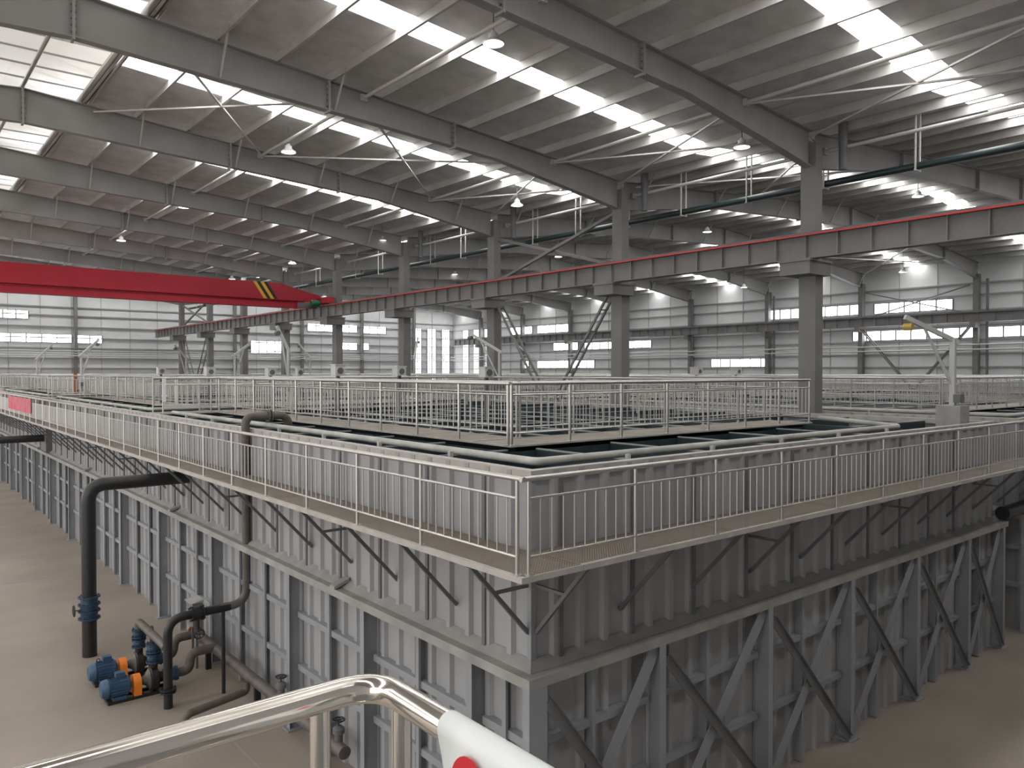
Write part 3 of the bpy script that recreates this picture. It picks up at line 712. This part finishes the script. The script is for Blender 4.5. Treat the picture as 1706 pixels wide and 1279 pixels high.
for ti, x0 in enumerate((6.43, 23.72, 41.0)):
    for bi in range(4):
        ya = 7.43 + 18.6 * bi; ye = min(ya + 18.4, YT - .1)
        w = '%s basin of the %s' % (ORD[bi], TN[ti])
        xa, xb = x0 + 1.8, x0 + 11.4; yf = ya + 2.6; yc = ye - 1.5
        deck(xa, xb, yf, yf + 1.2, 'dusty front walkway of ' + w); deck(xa, xa + 1.15, yf + 1.2, yc, 'dusty left walkway of ' + w)
        deck(x0 + .1, xb, yc, yc + 1.2, 'dusty cross walkway at the back of ' + w)
        near = bi == 0 and ti == 0
        big = ti == 0 and bi == 0
        L = 'outer guardrail'
        H = 1.05
        guardrail('x', yf + .06, stations(xa + .06, xb - .05), ZR, 'stainless rail on near edge of front walkway, ' + w, 'inner guardrails', parts=bi == 0 and ti < 2, H=H, rp=.028, m='inox' if near else 'inoxfar')
        guardrail('y', xa + .03, stations(yf + .12, yc), ZR, 'stainless rail on outer edge of left walkway, ' + w, 'inner guardrails', parts=bi == 0 and ti < 2 or (bi == 1 and ti == 0), H=H, rp=.028, m='inox' if near else 'inoxfar', ends=(yf + .06, yc))
        guardrail('x', yf + 1.14, stations(xa + 1.15, xb - .05), ZR, 'stainless rail on far edge of front walkway, ' + w, 'inner guardrails', parts=near, H=H, m='inoxfar')
        guardrail('y', xa + 1.12, stations(yf + 1.2, yc), ZR, 'stainless rail on inner edge of left walkway, ' + w, 'inner guardrails', parts=near, H=H, m='inoxfar', ends=(yf + 1.14, yc))
        guardrail('x', yc + .06, stations(x0 + .2, xb - .05), ZR, 'stainless rail on near edge of cross walkway, ' + w, 'inner guardrails', parts=False, H=H, m='inoxfar')
        guardrail('x', yc + 1.14, stations(x0 + .2, xb - .05), ZR, 'stainless rail on far edge of cross walkway, ' + w, 'inner guardrails', parts=False, H=H, m='inoxfar')
        guardrail('y', xb - .06, stations(yf + 1.3, yc), ZR, 'stainless rail on the right side, ' + w, 'inner guardrails', parts=False, H=H, m='inoxfar')
# ---- trough pipes
for ti, x0 in enumerate((6.43, 23.72)):
    for bi in range(4 if ti == 0 else 2):
        ya = 7.43 + 18.6 * bi; zp = ZC - 1.20; xp = x0 + .38; yp = ya + .33; xe = x0 + 11.0
        t = thing('trough_pipe', 'grey air pipe around the trough of the %s, %s basin' % (TN[ti], ORD[bi]), 'pipe', (xp, yp, ZR), 'trough pipes')
        obj('pipe_run', MB().tube(rpath([(xe, ya + 2.2, zp + .1), (xe, yp, zp), (xp, yp, zp), (xp, ya + 16.6, zp)], .13), .056, 14), M['greypipe'], t, smooth=True)
        for k in range(5): obj('pipe_stub', MB().box(x0 + 1.9 + 2.0 * k, x0 + 1.96 + 2.0 * k, yp - .25, yp - .19, ZR - .12, zp + .02), M['greypipe'], t)
        for k in range(7): obj('pipe_stub', MB().box(xp - .24, xp - .18, ya + 2.0 + 2.1 * k, ya + 2.06 + 2.1 * k, ZR - .12, zp + .02), M['greypipe'], t)

# ================================================================ PIPES AND PUMPS BY THE LEFT WALL
def flange(p, ax, r, m=None, th=.03):
    p = Vector(p); ax = Vector(ax); mb = MB().lathe(p - ax * th / 2, ax, ((0, .001), (0, r), (th, r), (th, .001)), 18)
    u = ax.orthogonal().normalized(); w = ax.cross(u)
    for k in range(8):
        a = k * math.pi / 4; q = p + (u * math.cos(a) + w * math.sin(a)) * r * .86
        mb.tube([q - ax * .04, q + ax * .04], .013, 6)
    return mb
def handwheel(c, ax, R):
    c = Vector(c); ax = Vector(ax); mb = MB().ring(c, ax, R, .014, 18, 6); u = ax.orthogonal().normalized(); w = ax.cross(u)
    for k in range(3):
        a = k * math.pi / 3; d = u * math.cos(a) + w * math.sin(a); mb.tube([c - d * R, c + d * R], .009, 6)
    mb.tube([c, c - ax * .14], .012, 6); return mb
# tall black pipe with a blue valve
xb_, yb_, zh = 4.0, 21.1, ZC - 2.76
t = thing('black_pipe', 'tall black pipe rising from the floor and bending into the tank wall', 'pipe', (xb_, yb_, 0))
obj('pipe_run', MB().tube(rpath([(xb_, yb_, 0), (xb_, yb_, zh), (6.42, yb_, zh)], .42, 10), .165, 20), M['black'], t, smooth=True)
v = obj('valve', MB().lathe((xb_, yb_, ZC - 6.02), (0, 0, 1), ((0, .001), (0, .19), (.16, .19), (.2, .2), (.36, .2), (.4, .19), (.55, .19), (.55, .001)), 20), M['blue'], t, smooth=True)
for z in (-6.0, -5.82, -5.66, -5.48): obj('flange', flange((xb_, yb_, ZC + z), (0, 0, 1), .25), M['blue'], v)
obj('handwheel', handwheel((xb_ - .34, yb_ - .05, ZC - 5.76), (-1, 0, 0), .13), M['blackp'], v, smooth=True)
# second black pipe farther along
t = thing('black_pipe', 'black pipe entering the tank wall at the left frame edge', 'pipe', (3.3, 42.2, 0))
obj('pipe_run', MB().tube(rpath([(3.3, 42.2, 0), (3.3, 42.2, ZC - 3.12), (6.42, 42.2, ZC - 3.12)], .42, 8), .17, 16), M['black'], t, smooth=True)
obj('outlet_box', MB().box(6.15, 6.42, 41.6, 43.0, ZC - 3.74, ZC - 2.5), M['bar'], t)
# connecting pipe between the two tanks
tag(obj('black_pipe', MB().tube([(21.98, 7.22, ZC - 3.57), (30.5, 7.22, ZC - 3.57)], .17, 18), M['black'], smooth=True), 'thick dark pipe lying on the ledge of the right tank', 'pipe')
# riser with gooseneck over the rim
t = thing('riser_pipe', 'dusty brown riser arching over the tank rim and dropping to the floor', 'pipe', (6.27, 16.8, ZR))
obj('gooseneck', MB().tube(rpath([(6.27, 16.8, ZR - .1), (6.27, 16.8, ZC - .98), (7.25, 16.8, ZC - .98), (7.25, 16.8, ZC - 1.85)], .24, 8), .09, 16), M['brownpipe'], t, smooth=True)
obj('flange', flange((6.78, 16.8, ZC - .98), (1, 0, 0), .14), M['brownpipe'], t); obj('flange', flange((6.84, 16.8, ZC - .98), (1, 0, 0), .14), M['brownpipe'], t)
obj('down_pipe', MB().tube(rpath([(6.27, 16.8, ZR - .1), (6.27, 16.8, ZC - 5.06), (4.62, 16.78, ZC - 5.10), (4.62, 16.78, 0)], .34, 8), .088, 16), M['greypipe' if False else 'brownpipe'], t, smooth=True)
obj('black_section', MB().tube(rpath([(5.9, 16.795, ZC - 5.073), (4.62, 16.78, ZC - 5.10), (4.62, 16.78, 0)], .34, 8), .0905, 16), M['black'], t, smooth=True, label='black lower section')
v = obj('valve', MB().lathe((5.1, 16.79, ZC - 5.09), (1, 0, 0), ((0, .001), (0, .12), (.05, .13), (.17, .13), (.22, .12), (.22, .001)), 16), M['black'], t, smooth=True)
obj('flange', flange((5.1, 16.79, ZC - 5.09), (1, 0, 0), .16), M['black'], v); obj('flange', flange((5.32, 16.79, ZC - 5.09), (1, 0, 0), .16), M['black'], v)
obj('handwheel', handwheel((5.2, 16.6, ZC - 5.48), (0, -1, -.25), .10).tube([(5.2, 16.75, ZC - 5.2), (5.2, 16.72, ZC - 5.45)], .05, 10), M['black'], v, smooth=True)
obj('flange', flange((4.62, 16.78, .34), (0, 0, 1), .16), M['black'], t); obj('flange', flange((4.62, 16.78, .39), (0, 0, 1), .16), M['black'], t)
obj('support_post', MB().tube([(5.76, 16.8, .0), (5.76, 16.8, ZC - 5.16)], .04, 10), M['black'], t, smooth=True)
# discharge header of the two pumps
t = thing('header_pipe', 'dark discharge header joining both pumps to the riser', 'pipe', (4.62, 18, .5))
obj('pipe_run', MB().tube(rpath([(4.62, 19.05, .95), (4.62, 19.05, 1.22), (4.62, 16.88, 1.22)], .1, 6), .085, 14), M['brownpipe'], t, smooth=True)
for y, nm in ((17.85, 0), (19.05, 1)):
    obj('branch', MB().tube([(4.62, y, .62), (4.62, y, 1.20)], .075, 14), M['black'], t, smooth=True)
    for z0 in (.66, .88):
        v = obj('valve', MB().lathe((4.62, y, z0), (0, 0, 1), ((0, .001), (0, .11), (.03, .13), (.12, .13), (.15, .11), (.15, .001)), 16), M['blue'], t, smooth=True)
        obj('flange', flange((4.62, y, z0), (0, 0, 1), .155), M['blue'], v); obj('flange', flange((4.62, y, z0 + .16), (0, 0, 1), .155), M['blue'], v)
    obj('handwheel', handwheel((4.9, y - .02, .98), (1, 0, 0), .09), M['black'], t, smooth=True)
def pump(y, label):
    t = thing('pump', label, 'pump', (4.4, y, 0), 'pumps by the tank')
    zc = .29; mb = MB()
    mb.box(3.68, 4.95, y - .2, y - .14, .0, .06); mb.box(3.68, 4.95, y + .14, y + .2, .0, .06); mb.box(3.68, 3.78, y - .14, y + .14, 0, .06); mb.box(4.3, 4.4, y - .14, y + .14, 0, .06)
    obj('base_frame', mb, M['blackp'], t)
    mo = MB().lathe((3.58, y, zc), (1, 0, 0), ((0, .001), (0, .15), (.03, .18), (.13, .205), (.15, .19), (.52, .19), (.55, .16), (.59, .05), (.59, .001)), 24)
    for k in range(18):
        a = k * math.pi / 9
        mo.bar((3.75, y + math.cos(a) * .195, zc + math.sin(a) * .195), (4.08, y + math.cos(a) * .195, zc + math.sin(a) * .195), .012, .03)
    m_ = obj('motor', mo, M['motor'], t, smooth=True)
    obj('terminal_box', MB().box(3.86, 4.04, y - .08, y + .08, zc + .17, zc + .30), M['motor'], m_)
    obj('motor_foot', MB().box(3.78, 4.04, y - .19, y + .19, .06, .13), M['motor'], m_)
    obj('lifting_eye', MB().ring((3.78, y, zc + .24), (0, 1, 0), .035, .009, 14, 6), M['blackp'], m_)
    mb = MB(); n = 14
    poly = [(4.19, y + math.cos(math.pi * k / n) * .18, zc + math.sin(math.pi * k / n) * .18) for k in range(n + 1)] + [(4.19, y - .18, .06), (4.19, y + .18, .06)]
    mb.prism(poly, (.15, 0, 0)); obj('coupling_guard', mb, M['orange'], t, label='orange coupling guard')
    obj('bearing_case', MB().lathe((4.34, y, zc), (1, 0, 0), ((0, .001), (0, .08), (.06, .09), (.12, .12), (.16, .19), (.18, .22), (.18, .001)), 20), M['brownpipe'], t, smooth=True)
    obj('volute', MB().lathe((4.52, y, zc), (1, 0, 0), ((0, .001), (0, .2), (.03, .26), (.15, .26), (.18, .2), (.2, .12), (.34, .1), (.34, .001)), 24).tube([(4.62, y, zc + .14), (4.62, y, .66)], .085, 14), M['blackp'], t, smooth=True)
    sv = obj('suction_valve', MB().lathe((4.86, y, zc), (1, 0, 0), ((0, .001), (0, .13), (.05, .14), (.18, .14), (.22, .13), (.22, .001)), 18), M['blue'], t, smooth=True)
    obj('flange', flange((4.86, y, zc), (1, 0, 0), .16), M['blue'], sv); obj('flange', flange((5.08, y, zc), (1, 0, 0), .16), M['blue'], sv)
    obj('suction_bend', MB().tube(rpath([(5.08, y, zc), (5.36, y, zc), (5.4, y, .66), (5.93, y + .02, .66)], .17, 8), .1, 16), M['brownpipe'], t, smooth=True)
pump(17.85, 'blue motor pump with orange guard, nearer to the camera'); pump(19.05, 'blue motor pump with orange guard, behind the nearer pump')
t = thing('suction_header', 'brown suction header lying low along the tank wall', 'pipe', (5.95, 16, .3))
obj('pipe_run', MB().tube([(5.96, 19.4, .62), (5.96, 11.6, .62)], .11, 16), M['brownpipe'], t, smooth=True)
obj('end_flange', flange((5.96, 19.4, .62), (0, 1, 0), .17), M['rust'], t)
for y in (18.4, 15.4, 12.6): obj('saddle', MB().box(5.9, 6.02, y - .04, y + .04, 0, .53), M['blackp'], t)
for k, y in enumerate((14.3, 11.9)):
    v = obj('drain_valve', MB().lathe((6.0, y, .62), (0, 0, 1), ((0, .001), (0, .07), (.2, .07), (.22, .1), (.3, .1), (.34, .05), (.34, .001)), 14), M['bar'], t, smooth=True)
    obj('handwheel', handwheel((6.0, y, 1.06), (0, 0, 1), .1), M['blackp'], v, smooth=True)
t = thing('drain_pipe', 'dark low pipe turning down into the floor beside the pumps', 'pipe', (4.55, 15.5, 0))
obj('pipe_run', MB().tube(rpath([(4.52, 15.4, 0), (4.52, 15.4, .34), (5.86, 15.72, .36), (5.86, 15.74, .55)], .16, 6), .075, 14), M['brownpipe'], t, smooth=True)
t = thing('control_box', 'grey control box on thin legs beside the tank wall', 'control box', (5.75, 18.75, 0))
obj('cabinet', MB().box(5.66, 5.86, 18.55, 18.95, 1.0, 1.55), M['steel'], t); obj('cover_hood', MB().prism([(5.60, 18.5, 1.55), (5.9, 18.5, 1.55), (5.9, 18.5, 1.62)], (0, .5, 0)), M['concrete'], t)
for y in (18.6, 18.9): obj('leg', MB().box(5.74, 5.79, y - .02, y + .02, 0, 1.0), M['bar'], t)

# ================================================================ THINGS ON THE TANKS
# red banner on the left rail
mb = MB(); n = 24
for k in range(n):
    ya, yb = 40.6 + 7.4 * k / n, 40.6 + 7.4 * (k + 1) / n
    xa, xb2 = 5.42 + .015 * math.sin(k * 1.7), 5.42 + .015 * math.sin((k + 1) * 1.7)
    mb.add([(xa, ya, ZW + .36), (xb2, yb, ZW + .36), (xb2, yb, ZW + 1.02), (xa, ya, ZW + 1.02), (xa + .006, ya, ZW + .36), (xb2 + .006, yb, ZW + .36), (xb2 + .006, yb, ZW + 1.02), (xa + .006, ya, ZW + 1.02)],
           [(1, 0, 3, 2), (4, 5, 6, 7), (0, 1, 5, 4), (2, 3, 7, 6)])
tag(obj('banner', mb, M['banner']), 'red cloth banner tied to the far end of the left guardrail', 'banner')
tag(obj('cloth_strip', MB().box(6.60, 6.70, 24.33, 24.35, ZR + .36, ZR + 1.04).box(6.57, 6.73, 24.325, 24.329, ZR + .52, ZR + .56), M['white']), 'white cloth strip hung on the rail corner left of the arched pipe', 'cloth')
def jib(x, y, z0, h, tip, label, near=False):
    t = thing('jib_crane', label, 'jib crane', (x, y, z0), 'small jib cranes on the tanks')
    r = .055; zt = z0 + h; tp = Vector(tip); top = Vector((x, y, zt - .05))
    if near: obj('plinth', MB().box(x - .28, x + .28, y - .28, y + .28, z0 - .5, z0 + .42), M['concrete'], t)
    obj('mast', MB().box(x - .06, x + .06, y - .06, y + .06, z0, zt) if near else MB().tube([(x, y, z0), (x, y, zt)], r, 10), M['cream'], t)
    bm = obj('boom', MB().bar(top - (tp - top).normalized() * .15, tp, .09, .11), M['cream'], t)
    obj('stay', MB().bar(Vector((x, y, z0 + h * .42)), top.lerp(tp, .62), .05, .05), M['cream'], t)
    hp = top.lerp(tp, .93)
    ho = obj('hoist', MB().lathe(hp + Vector((0, -.1, -.2)), (0, 1, 0), ((0, .001), (0, .09), (.2, .09), (.2, .001)), 12), M['ochre'] if near else M['bar'], t, smooth=True)
    obj('winch', MB().box(x - .13, x + .13, y - .22, y - .06, z0 + .5, z0 + .7), M['bar'], t)
jib(20.5, 7.85, ZR, 2.08, (19.35, 8.5, ZC + 1.33), 'pale jib crane on a concrete block, nearest to the camera', True)
JB = [(12.04, 27.9, .9, (11.6, 27.9, 1.7), 'beside the fifth middle column'), (14.38, 39.99, .91, (15.2, 40.0, 1.5), 'left of a far middle column, boom to the right'),
      (14.84, 49.6, .9, (14.1, 49.4, 1.65), 'left of the laced braces, boom to the left'), (8.26, 45.0, .91, (9.2, 45.6, 1.7), 'at the far left in front of the end wall'),
      (21.0, 26.4, .95, (20.2, 27.6, 1.75), 'left of the third middle column'), (8.6, 61.5, .95, (9.6, 62.0, 1.9), 'farthest left on the long tank'),
      (39.5, 45.0, .95, (38.6, 46.2, 2.0), 'on the right tank under the low window'), (26.5, 42.0, .95, (27.3, 42.8, 2.2), 'on the right tank left of the second middle column'),
      (25.5, 55.0, 1.1, (24.8, 55.6, 2.2), 'on the right tank in front of the tall glazing')]
for x, y, zt, tp, l in JB:
    jib(x, y, ZR + .01, zt + 1.24, (tp[0], tp[1], ZC + tp[2]), 'small pale jib crane ' + l)
def unit(x, y, label, w=.36, h=.42, z=0.0):
    t = thing('drive_unit', label, 'drive unit', (x, y, ZR), 'drive boxes on the tanks')
    obj('stand', MB().box(x - .04, x + .04, y - .04, y + .04, ZR, ZC + z), M['bar'], t)
    b = obj('housing', MB().box(x - w / 2, x + w / 2, y - w / 2, y + w / 2, ZC + z, ZC + z + h).box(x - w / 2 - .02, x + w / 2 + .02, y - w / 2 - .02, y + w / 2 + .02, ZC + z + h, ZC + z + h + .03), M['box'], t)
    obj('dial', MB().lathe((x, y - w / 2, ZC + z + h * .5), (0, -1, 0), ((0, .001), (0, .09), (.03, .09), (.03, .001)), 14), M['bar'], b)
for x, y, l, w, h, z in ((10.3, 20.4, 'white drive box on a stand behind the rail, in front of the fifth middle column', .36, .36, -.12), (12.7, 21.0, 'pale drive box in front of the fourth middle column', .38, .32, -.12),
                (12.6, 16.4, 'white drive box left of the third middle column', .34, .3, -.15), (9.7, 29.6, 'white drive box below the laced far braces', .4, .36, -.15),
                (11.4, 28.0, 'pale drive box left of the nearest middle jib', .38, .32, -.15), (13.2, 29.5, 'pale drive box right of the nearest middle jib', .3, .3, -.15),
                (29.0, 22.0, 'grey drive box right of the second middle column', .5, .4, -.15), (33.5, 23.0, 'grey drive box under the low window with six panes', .5, .4, -.15),
                (8.9, 33.0, 'pale drive box at the left below the end wall', .34, .3, -.1)):
    unit(x, y, l, w * .82, h * .85, z)
tag(obj('marker_post', MB().box(8.05, 8.2, 45.7, 45.85, ZR, ZR + 1.2), M['rust']), 'rusty orange post at the far left corner of the inner rail', 'post')

# ================================================================ NEAR PLATFORM WITH POLISHED HANDRAIL
t = thing('viewing_platform', 'small steel platform under the camera behind the polished handrail', 'platform', (0, 0, ZC - 1.70))
obj('deck_plate', MB().box(-1.5, .80, -1.2, 1.37, ZC - 1.78, ZC - 1.70), M['steel'], t)
for x, y in ((-1.3, -1.0), (.6, -1.0), (-1.3, 1.2), (.6, 1.2)): obj('leg', MB().box(x - .06, x + .06, y - .06, y + .06, 0, ZC - 1.78), M['steel'], t)
hz = ZC - .598; hx, hy = .742, 1.312
t = thing('handrail', 'polished stainless handrail bent around the corner right in front of the camera', 'handrail', (hx, hy, ZC - 1.70))
obj('top_rail', MB().tube(rpath([(-1.4, hy, hz), (hx, hy, hz), (hx, -1.1, hz)], .085, 12), .0262, 32), M['inox2'], t, smooth=True)
for x, y in ((.625, hy), (hx, 1.222), (-.8, hy), (hx, .05)):
    p = obj('post', MB().tube([(x, y, ZC - 1.70), (x, y, hz - .015)], .019, 20), M['inox2'], t, smooth=True)
    obj('post_flange', MB().lathe((x, y, ZC - 1.70), (0, 0, 1), ((0, .001), (0, .05), (.015, .05), (.015, .001)), 18), M['inox2'], p, smooth=True)
# white sheet with a red disc hung over the rail
t = thing('cover_sheet', 'white plastic sheet with a red disc wrapped over the polished handrail', 'sheet', (hx, .8, hz))
ya, yb = 1.06, .35; prof = []
for k in range(9): prof.append((hx - .0292 - .03 * (8 - k) / 8, hz - .19 + .19 * k / 8))
for k in range(1, 12): a = math.pi - math.pi * k / 12; prof.append((hx + .0292 * math.cos(a), hz + .0275 * math.sin(a)))
for k in range(9): prof.append((hx + .0292 + .005 * k / 8, hz - .19 * k / 8))
mb = MB(); n = len(prof); vs = []
for j, y in enumerate([ya + (yb - ya) * q / 10 for q in range(11)]):
    for (x, z) in prof:
        sk = .05 * max(0, (hz - z) / .19) if j == 0 else 0
        vs.append((x, y + .02 * math.sin((z - hz) * 20) * (j == 0) - sk, z))
fs = [(j * n + i, j * n + i + 1, (j + 1) * n + i + 1, (j + 1) * n + i) for j in range(10) for i in range(n - 1)]
mb.add(vs, fs); o = obj('sheet', mb, M['white'], t, smooth=True)
sm = o.modifiers.new('thickness', 'SOLIDIFY'); sm.thickness = .0015; sm.offset = 1
obj('red_disc', MB().lathe((hx - .0405, .962, hz - .040), (-1, 0, .1), ((0, .001), (0, .041), (.0015, .041), (.0015, .001)), 28), M['dot'], t, smooth=False, label='red round sticker')
